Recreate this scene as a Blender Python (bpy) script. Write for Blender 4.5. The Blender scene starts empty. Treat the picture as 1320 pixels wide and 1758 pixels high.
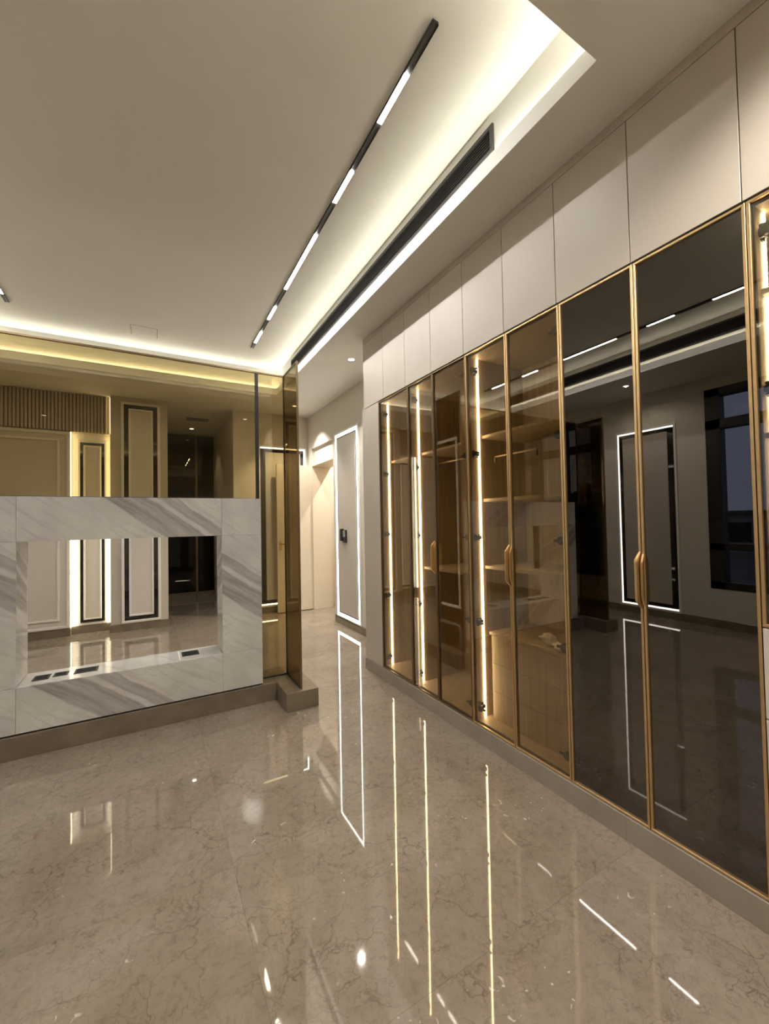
import bpy, bmesh, math, random
from mathutils import Matrix, Vector, noise
random.seed(7)
SC = bpy.context.scene
COL = SC.collection

# ------------------------------------------------------------------ camera
FRAME_W, FRAME_H = 1320, 1758
VP1, VP2, CAM_H = (260.0, 903.0), (1900.0, 872.0), 1.45
pcx, pcy = FRAME_W / 2, FRAME_H / 2
focal = math.sqrt(-((VP1[0]-pcx)*(VP2[0]-pcx) + (VP1[1]-pcy)*(VP2[1]-pcy)))
ay = Vector(((VP1[0]-pcx)/focal, -(VP1[1]-pcy)/focal, -1)).normalized()
ax = Vector(((VP2[0]-pcx)/focal, -(VP2[1]-pcy)/focal, -1)).normalized()
az = ax.cross(ay).normalized()
ax = ay.cross(az)
cam_data = bpy.data.cameras.new('camera')
cam_data.sensor_fit = 'HORIZONTAL'
cam_data.sensor_width = 36.0
cam_data.lens = 36.0 * focal / FRAME_W
cam_data.clip_start = 0.02
cam = bpy.data.objects.new('camera', cam_data)
COL.objects.link(cam)
cam.matrix_world = Matrix.Translation((0, 0, CAM_H)) @ Matrix((ax, ay, az)).to_4x4()
SC.camera = cam

# ------------------------------------------------------------------ world, exposure
world = bpy.data.worlds.new('dusk')
SC.world = world
world.use_nodes = True
wn = world.node_tree.nodes
wn['Background'].inputs[0].default_value = (0.30, 0.34, 0.52, 1)
wn['Background'].inputs[1].default_value = 0.8
SC.view_settings.view_transform = 'Standard'
SC.view_settings.look = 'None'
SC.view_settings.gamma = 1.0
SC.view_settings.exposure = 0.42
SC.view_settings.use_curve_mapping = False
SC.cycles.transparent_max_bounces = 32
SC.cycles.max_bounces = 14
SC.cycles.diffuse_bounces = 5
SC.cycles.glossy_bounces = 7
SC.cycles.sample_clamp_indirect = 6.0
SC.cycles.caustics_reflective = False
SC.cycles.caustics_refractive = False

# lamp strengths (the room's strips, tracks and downlights, plus one added fill downlight)
E_TRACK, E_COVE, E_PANEL, E_WARD, E_NICHE, E_DOWN = 205.0, 24.0, 8.0, 28.0, 9.5, 12.0

# ------------------------------------------------------------------ materials
MATS = {}
def new_mat(name):
    m = bpy.data.materials.new(name)
    m.use_nodes = True
    MATS[name] = m
    return m, m.node_tree.nodes, m.node_tree.links

def principled(name, col, rough=0.5, metal=0.0, spec=0.5, var=0.0, vscale=4.0, bump=0.0, bscale=200.0):
    m, n, l = new_mat(name)
    b = n['Principled BSDF']
    b.inputs['Base Color'].default_value = (*col, 1)
    b.inputs['Roughness'].default_value = rough
    b.inputs['Metallic'].default_value = metal
    b.inputs['Specular IOR Level'].default_value = spec
    tc = n.new('ShaderNodeTexCoord')
    if var > 0:
        t = n.new('ShaderNodeTexNoise'); t.inputs['Scale'].default_value = vscale; t.inputs['Detail'].default_value = 4
        l.new(tc.outputs['Object'], t.inputs['Vector'])
        r = n.new('ShaderNodeValToRGB')
        r.color_ramp.elements[0].position = 0.3; r.color_ramp.elements[1].position = 0.7
        r.color_ramp.elements[0].color = (*[c*(1-var) for c in col], 1)
        r.color_ramp.elements[1].color = (*[min(1, c*(1+var)) for c in col], 1)
        l.new(t.outputs['Fac'], r.inputs['Fac']); l.new(r.outputs['Color'], b.inputs['Base Color'])
    if bump > 0:
        t = n.new('ShaderNodeTexNoise'); t.inputs['Scale'].default_value = bscale
        l.new(tc.outputs['Object'], t.inputs['Vector'])
        bp = n.new('ShaderNodeBump'); bp.inputs['Strength'].default_value = bump; bp.inputs['Distance'].default_value = 0.001
        l.new(t.outputs['Fac'], bp.inputs['Height']); l.new(bp.outputs['Normal'], b.inputs['Normal'])
    return m

def emitter(name, col, strength):
    m, n, l = new_mat(name)
    n.remove(n['Principled BSDF'])
    e = n.new('ShaderNodeEmission')
    e.inputs[0].default_value = (*col, 1); e.inputs[1].default_value = strength
    l.new(e.outputs[0], n['Material Output'].inputs[0])
    m.cycles.emission_sampling = 'FRONT_BACK'
    return m

def glass(name, tint, refl, refl_col=(1, 1, 1)):
    """thin coated sheet: tint per face, mirror coating share refl at normal incidence, rising by Fresnel"""
    m, n, l = new_mat(name)
    n.remove(n['Principled BSDF'])
    t = n.new('ShaderNodeBsdfTransparent'); t.inputs[0].default_value = (*tint, 1)
    g = n.new('ShaderNodeBsdfGlossy'); g.inputs['Color'].default_value = (*refl_col, 1); g.inputs['Roughness'].default_value = 0.0
    lw = n.new('ShaderNodeLayerWeight'); lw.inputs['Blend'].default_value = 0.5
    pw = n.new('ShaderNodeMath'); pw.operation = 'POWER'; pw.inputs[1].default_value = 5.0
    l.new(lw.outputs['Facing'], pw.inputs[0])
    ma = n.new('ShaderNodeMath'); ma.operation = 'MULTIPLY_ADD'; ma.inputs[1].default_value = 1.0-refl; ma.inputs[2].default_value = refl; ma.use_clamp = True
    l.new(pw.outputs[0], ma.inputs[0])
    mx = n.new('ShaderNodeMixShader')
    l.new(ma.outputs[0], mx.inputs[0]); l.new(t.outputs[0], mx.inputs[1]); l.new(g.outputs[0], mx.inputs[2])
    l.new(mx.outputs[0], n['Material Output'].inputs[0])
    return m

def ramp(n, stops):
    r = n.new('ShaderNodeValToRGB')
    el = r.color_ramp.elements
    while len(el) < len(stops): el.new(0.5)
    for e, (p, c) in zip(el, stops):
        e.position = p; e.color = (*c, 1)
    return r

def mix(n, l, kind, fac, a, b):
    x = n.new('ShaderNodeMix'); x.data_type = 'RGBA'; x.blend_type = kind
    for sock, v in ((x.inputs[0], fac), (x.inputs[6], a), (x.inputs[7], b)):
        if hasattr(v, 'links'): l.new(v, sock)
        elif isinstance(v, (int, float)): sock.default_value = v
        else: sock.default_value = (*v, 1)
    return x.outputs[2]

def floor_marble():
    m, n, l = new_mat('floor_marble')
    b = n['Principled BSDF']
    g = n.new('ShaderNodeNewGeometry'); oi = n.new('ShaderNodeObjectInfo')
    sc = n.new('ShaderNodeVectorMath'); sc.operation = 'SCALE'; sc.inputs['Scale'].default_value = 7.0
    cx = n.new('ShaderNodeCombineXYZ')
    l.new(oi.outputs['Random'], cx.inputs[0]); l.new(oi.outputs['Random'], cx.inputs[1])
    l.new(cx.outputs[0], sc.inputs[0])
    ad = n.new('ShaderNodeVectorMath'); ad.operation = 'ADD'
    l.new(g.outputs['Position'], ad.inputs[0]); l.new(sc.outputs[0], ad.inputs[1])
    P = ad.outputs[0]
    def tex(kind, scale, detail=5, rough=0.6, dist=0.0, vec=P):
        t = n.new(kind)
        t.inputs['Scale'].default_value = scale
        if 'Detail' in t.inputs: t.inputs['Detail'].default_value = detail
        if 'Roughness' in t.inputs: t.inputs['Roughness'].default_value = rough
        if 'Distortion' in t.inputs: t.inputs['Distortion'].default_value = dist
        l.new(vec, t.inputs['Vector'])
        return t
    warp = tex('ShaderNodeTexNoise', 3.0, 5)
    wv = n.new('ShaderNodeVectorMath'); wv.operation = 'SCALE'; wv.inputs['Scale'].default_value = 0.32
    l.new(warp.outputs['Color'], wv.inputs[0])
    pv = n.new('ShaderNodeVectorMath'); pv.operation = 'ADD'
    l.new(P, pv.inputs[0]); l.new(wv.outputs[0], pv.inputs[1])
    base = ramp(n, [(0.3, (0.222, 0.180, 0.138)), (0.5, (0.258, 0.214, 0.168)), (0.72, (0.298, 0.251, 0.205))])
    l.new(tex('ShaderNodeTexNoise', 2.2, 6, 0.65, 0.6).outputs['Fac'], base.inputs['Fac'])
    col = base.outputs['Color']
    fine = ramp(n, [(0.33, (0.80, 0.78, 0.76)), (0.5, (1.0, 1.0, 1.0)), (0.68, (1.07, 1.06, 1.05))])
    l.new(tex('ShaderNodeTexNoise', 30, 7, 0.75, 0.5).outputs['Fac'], fine.inputs['Fac'])
    col = mix(n, l, 'MULTIPLY', 1.0, col, fine.outputs['Color'])
    # thin brown crackle veins
    for scale, w, s in ((3.6, 0.013, 0.72), (8.5, 0.021, 0.62), (17.0, 0.038, 0.48)):
        v = n.new('ShaderNodeTexVoronoi'); v.feature = 'DISTANCE_TO_EDGE'; v.inputs['Scale'].default_value = scale
        l.new(pv.outputs[0], v.inputs['Vector'])
        r = ramp(n, [(0.0, (1, 1, 1)), (w, (0, 0, 0))])
        l.new(v.outputs['Distance'], r.inputs['Fac'])
        gate = ramp(n, [(0.44, (0, 0, 0)), (0.60, (1, 1, 1))])
        l.new(tex('ShaderNodeTexNoise', scale*0.45, 3).outputs['Fac'], gate.inputs['Fac'])
        mm = n.new('ShaderNodeMath'); mm.operation = 'MULTIPLY'
        l.new(r.outputs['Color'], mm.inputs[0]); l.new(gate.outputs['Color'], mm.inputs[1])
        m2 = n.new('ShaderNodeMath'); m2.operation = 'MULTIPLY'; m2.inputs[1].default_value = s
        l.new(mm.outputs[0], m2.inputs[0])
        col = mix(n, l, 'MIX', m2.outputs[0], col, (0.105, 0.075, 0.052))
    # sparse pale calcite flecks
    fl = ramp(n, [(0.675, (0, 0, 0)), (0.72, (0.8, 0.8, 0.8))])
    l.new(tex('ShaderNodeTexNoise', 34, 2, 0.5, 0.8).outputs['Fac'], fl.inputs['Fac'])
    fg = ramp(n, [(0.56, (0, 0, 0)), (0.64, (1, 1, 1))])
    l.new(tex('ShaderNodeTexNoise', 2.6, 2).outputs['Fac'], fg.inputs['Fac'])
    mm = n.new('ShaderNodeMath'); mm.operation = 'MULTIPLY'
    l.new(fl.outputs['Color'], mm.inputs[0]); l.new(fg.outputs['Color'], mm.inputs[1])
    col = mix(n, l, 'MIX', mm.outputs[0], col, (0.62, 0.56, 0.48))
    # slab to slab tone
    tone = ramp(n, [(0.0, (0.96, 0.97, 0.97)), (1.0, (1.04, 1.03, 1.02))])
    l.new(oi.outputs['Random'], tone.inputs['Fac'])
    col = mix(n, l, 'MULTIPLY', 1.0, col, tone.outputs['Color'])
    l.new(col, b.inputs['Base Color'])
    b.inputs['Roughness'].default_value = 0.025
    b.inputs['IOR'].default_value = 1.68
    bp = n.new('ShaderNodeBump'); bp.inputs['Strength'].default_value = 0.05; bp.inputs['Distance'].default_value = 0.002
    l.new(tex('ShaderNodeTexNoise', 3.5, 2).outputs['Fac'], bp.inputs['Height'])
    l.new(bp.outputs['Normal'], b.inputs['Normal'])
    return m

def stone(name, c0, c1, rough=0.12):
    m, n, l = new_mat(name)
    b = n['Principled BSDF']
    g = n.new('ShaderNodeNewGeometry')
    t = n.new('ShaderNodeTexNoise'); t.inputs['Scale'].default_value = 5; t.inputs['Detail'].default_value = 6; t.inputs['Roughness'].default_value = 0.65
    l.new(g.outputs['Position'], t.inputs['Vector'])
    r = ramp(n, [(0.3, c0), (0.7, c1)])
    l.new(t.outputs['Fac'], r.inputs['Fac']); l.new(r.outputs['Color'], b.inputs['Base Color'])
    b.inputs['Roughness'].default_value = rough
    return m

def white_marble():
    """pale marble with broad grey diagonal bands; each slab's origin sets where its bands run"""
    m, n, l = new_mat('white_marble')
    b = n['Principled BSDF']
    tc = n.new('ShaderNodeTexCoord')
    P = tc.outputs['Object']
    w = n.new('ShaderNodeTexNoise'); w.inputs['Scale'].default_value = 2.2; w.inputs['Detail'].default_value = 4
    l.new(P, w.inputs['Vector'])
    sep = n.new('ShaderNodeSeparateXYZ'); l.new(P, sep.inputs[0])
    def math_(op, a, bb):
        q = n.new('ShaderNodeMath'); q.operation = op
        for s, v in ((q.inputs[0], a), (q.inputs[1], bb)):
            if hasattr(v, 'links'): l.new(v, s)
            else: s.default_value = v
        return q.outputs[0]
    # distance across the bands (bands fall to the right at about 36 degrees)
    s = math_('ADD', math_('MULTIPLY', sep.outputs['X'], 0.59), math_('MULTIPLY', sep.outputs['Z'], 0.81))
    s = math_('ADD', s, math_('MULTIPLY', sep.outputs['Y'], 0.4))
    s = math_('ADD', s, math_('MULTIPLY', math_('SUBTRACT', w.outputs['Fac'], 0.5), 0.09))
    along = math_('SUBTRACT', math_('MULTIPLY', sep.outputs['X'], 0.81), math_('MULTIPLY', sep.outputs['Z'], 0.59))
    cv = n.new('ShaderNodeCombineXYZ')
    l.new(math_('MULTIPLY', s, 26.0), cv.inputs[0]); l.new(math_('MULTIPLY', along, 2.2), cv.inputs[1])
    st = n.new('ShaderNodeTexNoise'); st.inputs['Scale'].default_value = 1.0; st.inputs['Detail'].default_value = 6; st.inputs['Roughness'].default_value = 0.6
    l.new(cv.outputs[0], st.inputs['Vector'])
    f = math_('ADD', math_('MULTIPLY', s, 1.0), 0.5)
    W, G1, G2 = (0, 0, 0), (1, 1, 1), (0.72, 0.72, 0.72)
    band = ramp(n, [(0.49, W), (0.505, G1), (0.60, (0.8,)*3), (0.655, G1), (0.668, (0.12,)*3), (0.69, (0.1,)*3), (0.70, G2), (0.765, (0.85,)*3), (0.775, (0.05,)*3), (0.80, (0.35,)*3), (0.82, W)])
    l.new(f, band.inputs['Fac'])
    sr = ramp(n, [(0.32, (0.42,)*3), (0.62, (1.12,)*3)])
    l.new(st.outputs['Fac'], sr.inputs['Fac'])
    faint = ramp(n, [(0.50, (0,)*3), (0.72, (0.30,)*3)]); l.new(st.outputs['Fac'], faint.inputs['Fac'])
    fac = math_('MAXIMUM', math_('MULTIPLY', math_('MULTIPLY', band.outputs['Color'], sr.outputs['Color']), 0.78), faint.outputs['Color'])
    base = ramp(n, [(0.3, (0.56, 0.54, 0.51)), (0.65, (0.70, 0.68, 0.645))])
    t2 = n.new('ShaderNodeTexNoise'); t2.inputs['Scale'].default_value = 3.4; t2.inputs['Detail'].default_value = 6
    l.new(P, t2.inputs['Vector']); l.new(t2.outputs['Fac'], base.inputs['Fac'])
    col = mix(n, l, 'MIX', fac, base.outputs['Color'], (0.235, 0.22, 0.21))
    # thin brown hair veins, along the bands
    cv2 = n.new('ShaderNodeCombineXYZ')
    l.new(math_('MULTIPLY', s, 9.0), cv2.inputs[0]); l.new(math_('MULTIPLY', along, 3.0), cv2.inputs[1])
    hv = n.new('ShaderNodeTexNoise'); hv.inputs['Scale'].default_value = 1.0; hv.inputs['Detail'].default_value = 7; hv.inputs['Roughness'].default_value = 0.7; hv.inputs['Distortion'].default_value = 0.8
    l.new(cv2.outputs[0], hv.inputs['Vector'])
    vr = ramp(n, [(0.485, (0,)*3), (0.5, (1,)*3), (0.515, (0,)*3)]); l.new(hv.outputs['Fac'], vr.inputs['Fac'])
    vg = ramp(n, [(0.48, (0,)*3), (0.66, (1,)*3)]); l.new(t2.outputs['Fac'], vg.inputs['Fac'])
    col = mix(n, l, 'MIX', math_('MULTIPLY', math_('MULTIPLY', vr.outputs['Color'], vg.outputs['Color']), 0.38), col, (0.24, 0.20, 0.16))
    l.new(col, b.inputs['Base Color'])
    b.inputs['Roughness'].default_value = 0.10
    return m

def wood(name, c0, c1, rough=0.5):
    m, n, l = new_mat(name)
    b = n['Principled BSDF']
    g = n.new('ShaderNodeNewGeometry')
    mp = n.new('ShaderNodeMapping'); mp.inputs['Scale'].default_value = (45, 45, 1.6)
    l.new(g.outputs['Position'], mp.inputs['Vector'])
    t = n.new('ShaderNodeTexNoise'); t.inputs['Scale'].default_value = 1.0; t.inputs['Detail'].default_value = 6; t.inputs['Distortion'].default_value = 0.4
    l.new(mp.outputs[0], t.inputs['Vector'])
    r = ramp(n, [(0.3, c0), (0.7, c1)])
    l.new(t.outputs['Fac'], r.inputs['Fac']); l.new(r.outputs['Color'], b.inputs['Base Color'])
    b.inputs['Roughness'].default_value = rough
    return m

floor_marble(); white_marble()
stone('plinth_stone', (0.155, 0.122, 0.084), (0.225, 0.182, 0.13))
stone('wardrobe_plinth_stone', (0.27, 0.235, 0.19), (0.34, 0.295, 0.245), 0.3)
principled('grout', (0.24, 0.20, 0.165), 0.8, var=0.1)
principled('ceiling_paint', (0.79, 0.78, 0.745), 0.9, spec=0.2, var=0.015, vscale=3)
principled('wall_paint', (0.62, 0.575, 0.50), 0.75, spec=0.3, var=0.02, vscale=3)
principled('moulding_paint', (0.80, 0.77, 0.72), 0.5, var=0.015)
principled('beige_laminate', (0.535, 0.48, 0.412), 0.42, spec=0.4, var=0.012, vscale=2)
principled('carcass_white', (0.6, 0.56, 0.5), 0.6, var=0.01)
principled('pale_drawer_front', (0.66, 0.60, 0.55), 0.45, var=0.01)
principled('door_cream', (0.66, 0.58, 0.46), 0.5, var=0.015)
principled('panel_fabric', (0.50, 0.455, 0.39), 0.7, var=0.03, vscale=60, bump=0.2, bscale=900)
principled('niche_fabric', (0.64, 0.585, 0.515), 0.6, var=0.02)
principled('fluted_paint', (0.52, 0.46, 0.385), 0.6, var=0.02)
principled('frieze_gap_shade', (0.20, 0.16, 0.12), 0.8, var=0.05)  # darkened colour puts the shade of the gaps between slats into the backing
principled('black_mirror', (0.012, 0.010, 0.009), 0.03, spec=0.9, var=0.05)
principled('black_metal', (0.016, 0.015, 0.015), 0.45, var=0.1)
principled('black_grille', (0.035, 0.033, 0.034), 0.8, spec=0.1, var=0.1)
principled('grille_frame', (0.055, 0.052, 0.052), 0.7, spec=0.2, var=0.1)
principled('void_black', (0.006, 0.006, 0.006), 0.9, var=0.1)
principled('gold_metal', (0.66, 0.46, 0.235), 0.42, 1.0, var=0.04, vscale=30)
principled('bronze_metal', (0.27, 0.19, 0.115), 0.4, 1.0, var=0.05, vscale=30)
principled('steel', (0.6, 0.58, 0.55), 0.25, 1.0, var=0.03)
principled('brass', (0.72, 0.55, 0.28), 0.25, 1.0, var=0.03)
principled('paper', (0.78, 0.72, 0.62), 0.85, var=0.04, vscale=30)
principled('grey_screen', (0.32, 0.33, 0.34), 0.2, var=0.1)
principled('window_frame', (0.018, 0.015, 0.013), 0.4, var=0.1)
principled('leaf', (0.02, 0.032, 0.018), 0.8, var=0.4, vscale=6)
principled('bark', (0.05, 0.035, 0.025), 0.9, var=0.3, vscale=10)
principled('ground', (0.12, 0.105, 0.09), 0.9, var=0.2)
principled('facade', (0.42, 0.40, 0.38), 0.9, var=0.05)
wood('oak_interior', (0.31, 0.225, 0.14), (0.42, 0.315, 0.205))
wood('dark_interior', (0.05, 0.035, 0.024), (0.075, 0.052, 0.036))
glass('bronze_screen_glass', (0.68, 0.615, 0.46), 0.035, (1.0, 0.95, 0.85))
glass('bronze_door_glass', (0.84, 0.785, 0.655), 0.11, (1.0, 0.96, 0.9))
glass('black_door_glass', (0.16, 0.14, 0.12), 0.16, (1.0, 0.93, 0.86))
glass('corridor_glass', (0.14, 0.12, 0.10), 0.02, (1.0, 0.93, 0.86))
glass('return_screen_glass', (0.37, 0.31, 0.21), 0.05, (1.0, 0.93, 0.82))
glass('window_glass', (0.95, 0.96, 0.97), 0.03)
emitter('lamp_track', (1.0, 0.97, 0.94), E_TRACK)
emitter('lamp_cove', (1.0, 0.955, 0.77), E_COVE)
emitter('lamp_panel', (1.0, 0.965, 0.89), E_PANEL)
emitter('lamp_wardrobe', (1.0, 0.85, 0.62), E_WARD)
emitter('lamp_niche', (1.0, 0.88, 0.62), E_NICHE)
emitter('lamp_down', (1.0, 0.90, 0.74), E_DOWN)

# ------------------------------------------------------------------ helpers
WLOC = {}
def link(o, parent, wloc):
    COL.objects.link(o)
    WLOC[o.name] = Vector(wloc)
    if parent is not None:
        o.parent = parent
        o.location = Vector(wloc) - WLOC[parent.name]
    else:
        o.location = wloc
    return o

def thing(name, label, cat, loc=(0, 0, 0), group=None):
    o = bpy.data.objects.new(name, None)
    o.empty_display_size = 0.1
    link(o, None, loc)
    return tag(o, label, cat, group)

def tag(o, label=None, cat=None, group=None, kind=None):
    if label: o['label'] = label
    if cat: o['category'] = cat
    if group: o['group'] = group
    if kind: o['kind'] = kind
    return o

def bm_box(bm, x0, x1, y0, y1, z0, z1, bevel=0.0, seg=1):
    vs = [bm.verts.new((x, y, z)) for x in (x0, x1) for y in (y0, y1) for z in (z0, z1)]
    fs = [bm.faces.new([vs[i] for i in q]) for q in ((0, 1, 3, 2), (4, 6, 7, 5), (0, 4, 5, 1), (2, 3, 7, 6), (0, 2, 6, 4), (1, 5, 7, 3))]
    if bevel > 0:
        es = list({e for f in fs for e in f.edges})
        bmesh.ops.bevel(bm, geom=es, offset=bevel, segments=seg, affect='EDGES', profile=0.5)

def finish(name, bm, mat, parent, wloc, smooth=False):
    bmesh.ops.recalc_face_normals(bm, faces=bm.faces)
    me = bpy.data.meshes.new(name)
    bm.to_mesh(me); bm.free()
    if smooth:
        for p in me.polygons: p.use_smooth = True
    me.materials.append(MATS[mat])
    o = bpy.data.objects.new(name, me)
    return link(o, parent, wloc)

def boxes(name, lst, mat, parent=None, bevel=0.0, origin=None, seg=1):
    """one mesh of one or several boxes given in world coordinates"""
    if origin is None:
        b = lst[0]; origin = ((b[0]+b[1])/2, (b[2]+b[3])/2, b[4])
    bm = bmesh.new()
    for b in lst:
        bm_box(bm, min(b[0], b[1])-origin[0], max(b[0], b[1])-origin[0], min(b[2], b[3])-origin[1], max(b[2], b[3])-origin[1], b[4]-origin[2], b[5]-origin[2], bevel, seg)
    return finish(name, bm, mat, parent, origin)

def box(name, x0, x1, y0, y1, z0, z1, mat, parent=None, bevel=0.0, origin=None, seg=1):
    return boxes(name, [(x0, x1, y0, y1, z0, z1)], mat, parent, bevel, origin, seg)

def cyl(name, p0, p1, r, mat, parent=None, seg=20, r2=None, smooth=True):
    p0, p1 = Vector(p0), Vector(p1)
    bm = bmesh.new()
    d = p1 - p0
    rot = d.to_track_quat('Z', 'Y').to_matrix().to_4x4()
    bmesh.ops.create_cone(bm, cap_ends=True, segments=seg, radius1=r, radius2=r if r2 is None else r2, depth=d.length,
                          matrix=Matrix.Translation(d/2) @ rot)
    o = finish(name, bm, mat, parent, p0)
    if smooth:
        for p in o.data.polygons: p.use_smooth = len(p.vertices) == 4
    return o

def struct(o, label):
    return tag(o, label, None, None, 'structure')

def copy_tree(o, delta, parent=None):
    c = o.copy(); COL.objects.link(c)
    WLOC[c.name] = WLOC[o.name] + Vector(delta)
    if parent is None: c.location = WLOC[c.name]
    else: c.parent = parent
    for ch in [k for k in o.children]: copy_tree(ch, delta, c)
    return c

# ------------------------------------------------------------------ key dimensions
XW = 1.852          # wardrobe front
XL = -2.65          # left wall
XR = 2.36           # hall wall beyond the wardrobe
ZC = 3.27           # lower ceiling
ZT = 3.63           # tray ceiling
Y0 = -3.2           # wall behind the camera
T_X0, T_X1, T_Y0, T_Y1 = -1.655, 1.55, 0.95, 5.75   # lip of the tray in view
SET = 0.05

# ------------------------------------------------------------------ floor
fl = struct(boxes('floor', [(XL-0.3, 4.2, Y0-0.2, 9.5, -0.15, -0.012)], 'grout'), 'polished beige marble slab floor')
JX = [XL-0.25, -1.305, 0.295, 1.895, 3.495, 4.15]
JY = [Y0-0.15] + [1.07+0.8*k for k in range(-5, 11)] + [9.45]
tile_mesh = {}
for i in range(len(JX)-1):
    for j in range(len(JY)-1):
        w, d = JX[i+1]-JX[i]-0.0005, JY[j+1]-JY[j]-0.0005
        key = (round(w, 3), round(d, 3))
        c = ((JX[i]+JX[i+1])/2, (JY[j]+JY[j+1])/2, -0.012)
        if key not in tile_mesh:
            o = box('tile', c[0]-w/2, c[0]+w/2, c[1]-d/2, c[1]+d/2, -0.012, 0.0, 'floor_marble', fl, 0.0001)
            tile_mesh[key] = o.data
        else:
            o = bpy.data.objects.new('tile', tile_mesh[key]); link(o, fl, c)

# ------------------------------------------------------------------ ceiling with its tray
XE = 4.15
low = [(XL-0.2, T_X0-SET, Y0-0.2, 9.5, ZC, ZC+0.05), (T_X1+SET, XE, Y0-0.2, 9.5, ZC, ZC+0.05),
       (T_X0-SET, T_X1+SET, T_Y1+SET, 9.5, ZC, ZC+0.05), (T_X0-SET, T_X1+SET, Y0-0.2, T_Y0-SET, ZC, ZC+0.05)]
ceil = struct(boxes('ceiling', low, 'ceiling_paint', origin=(0, 0, ZC)), 'off white gypsum ceiling with recessed lit tray')
for ya, yb in ((T_Y0, T_Y1),):
    xa, xb = T_X0, T_X1
    lip_t = 0.012
    # ledge and lip: one ring that hides the light strips
    boxes('cove_lip', [(xa-SET, xa, ya-SET, yb+SET, ZC, ZC+0.05), (xb, xb+SET, ya-SET, yb+SET, ZC, ZC+0.05),
                       (xa, xb, ya-SET, ya, ZC, ZC+0.05), (xa, xb, yb, yb+SET, ZC, ZC+0.05),
                       (xa-lip_t, xa, ya-lip_t, yb+lip_t, ZC+0.05, ZC+0.09), (xb, xb+lip_t, ya-lip_t, yb+lip_t, ZC+0.05, ZC+0.09),
                       (xa, xb, ya-lip_t, ya, ZC+0.05, ZC+0.09), (xa, xb, yb, yb+lip_t, ZC+0.05, ZC+0.09)],
          'ceiling_paint', ceil, origin=(0, (ya+yb)/2, ZC))
    boxes('tray_wall', [(xa-SET-0.05, xa-SET, ya-SET-0.05, yb+SET+0.05, ZC+0.05, ZT), (xb+SET, xb+SET+0.05, ya-SET-0.05, yb+SET+0.05, ZC+0.05, ZT),
                        (xa-SET, xb+SET, ya-SET-0.05, ya-SET, ZC+0.05, ZT), (xa-SET, xb+SET, yb+SET, yb+SET+0.05, ZC+0.05, ZT)],
          'ceiling_paint', ceil, origin=(0, (ya+yb)/2, ZC+0.05))
    box('tray_ceiling', xa-SET-0.05, xb+SET+0.05, ya-SET-0.05, yb+SET+0.05, ZT, ZT+0.06, 'ceiling_paint', ceil)
# access hatch in the tray ceiling
boxes('access_hatch', [(-0.19, 0.07, 5.14, 5.145, ZT-0.0008, ZT+0.001), (0.065, 0.07, 5.14, 5.4, ZT-0.0008, ZT+0.001), (-0.19, -0.185, 5.14, 5.4, ZT-0.0008, ZT+0.001)], 'grout', ceil)

def cove(ya, yb, where):
    xa, xb = T_X0, T_X1
    z0, z1 = ZC+0.0505, ZC+0.0745
    w0, w1 = 0.024, 0.040
    for side, lst in (('wardrobe', (xb+w0, xb+w1, ya, yb)), ('window wall', (xa-w1, xa-w0, ya, yb)), ('panelled wall', (xa, xb, yb+w0, yb+w1)), ('entry', (xa, xb, ya-w1, ya-w0))):
        o = box('cove_light_strip', lst[0], lst[1], lst[2], lst[3], z0, z1, 'lamp_cove')
        tag(o, f'warm white light strip hidden behind the {where} lip on the {side} side', 'light strip', 'cove light strips')
cove(T_Y0, T_Y1, 'tray')

# linear track lights
SEG = [(1.615, 1.89), (2.245, 2.52), (2.88, 3.69), (4.05, 4.33), (4.66, 4.965)]
def track(x, y0, y1, segs, label):
    t = thing('track_light', label, 'track light', (x, y0, ZT), 'black linear track lights')
    boxes('track_channel', [(x-0.0155, x+0.0155, y0, y1, ZT-0.012, ZT-0.0005), (x-0.0155, x-0.0138, y0, y1, ZT-0.0175, ZT-0.012), (x+0.0138, x+0.0155, y0, y1, ZT-0.0175, ZT-0.012)], 'black_metal', t)
    for a, b in segs:
        box('light_bar', x-0.0135, x+0.0135, a, b, ZT-0.0165, ZT-0.0121, 'lamp_track', t)
track(1.087, 1.38, 5.14, SEG, 'black linear track with five glowing white bars, near the wardrobe side')
track(-1.19, 1.38, 5.14, SEG, 'black linear track with five glowing white bars, near the window wall side')

# slot diffusers in the tray walls
def vent(x, sgn, label):
    y0, y1, z0, z1 = 1.555, 5.18, 3.412, 3.565
    t = thing('air_vent', label, 'air vent', (x, (y0+y1)/2, z0), 'slot air vents')
    f = 0.022
    xa, xb = sorted((x, x-sgn*0.012))
    boxes('frame', [(xa, xb, y0, y1, z0, z0+f), (xa, xb, y0, y1, z1-f, z1), (xa, xb, y0, y0+f, z0+f, z1-f), (xa, xb, y1-f, y1, z0+f, z1-f)], 'grille_frame', t)
    xc, xd = sorted((x, x-sgn*0.002))
    box('backing', xc, xd, y0+f, y1-f, z0+f, z1-f, 'void_black', t)
    h = (z1-z0-2*f)/7
    xe, xf = sorted((x-sgn*0.003, x-sgn*0.011))
    for k in range(7):
        box('slat', xe, xf, y0+f, y1-f, z0+f+k*h+h*0.30, z0+f+k*h+h*0.62, 'black_grille', t)
vent(T_X1+SET-0.0005, 1, 'long black slot air vent in tray wall facing away from wardrobe')
vent(T_X0-SET+0.0005, -1, 'long black slot air vent in tray wall on window side')

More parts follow.
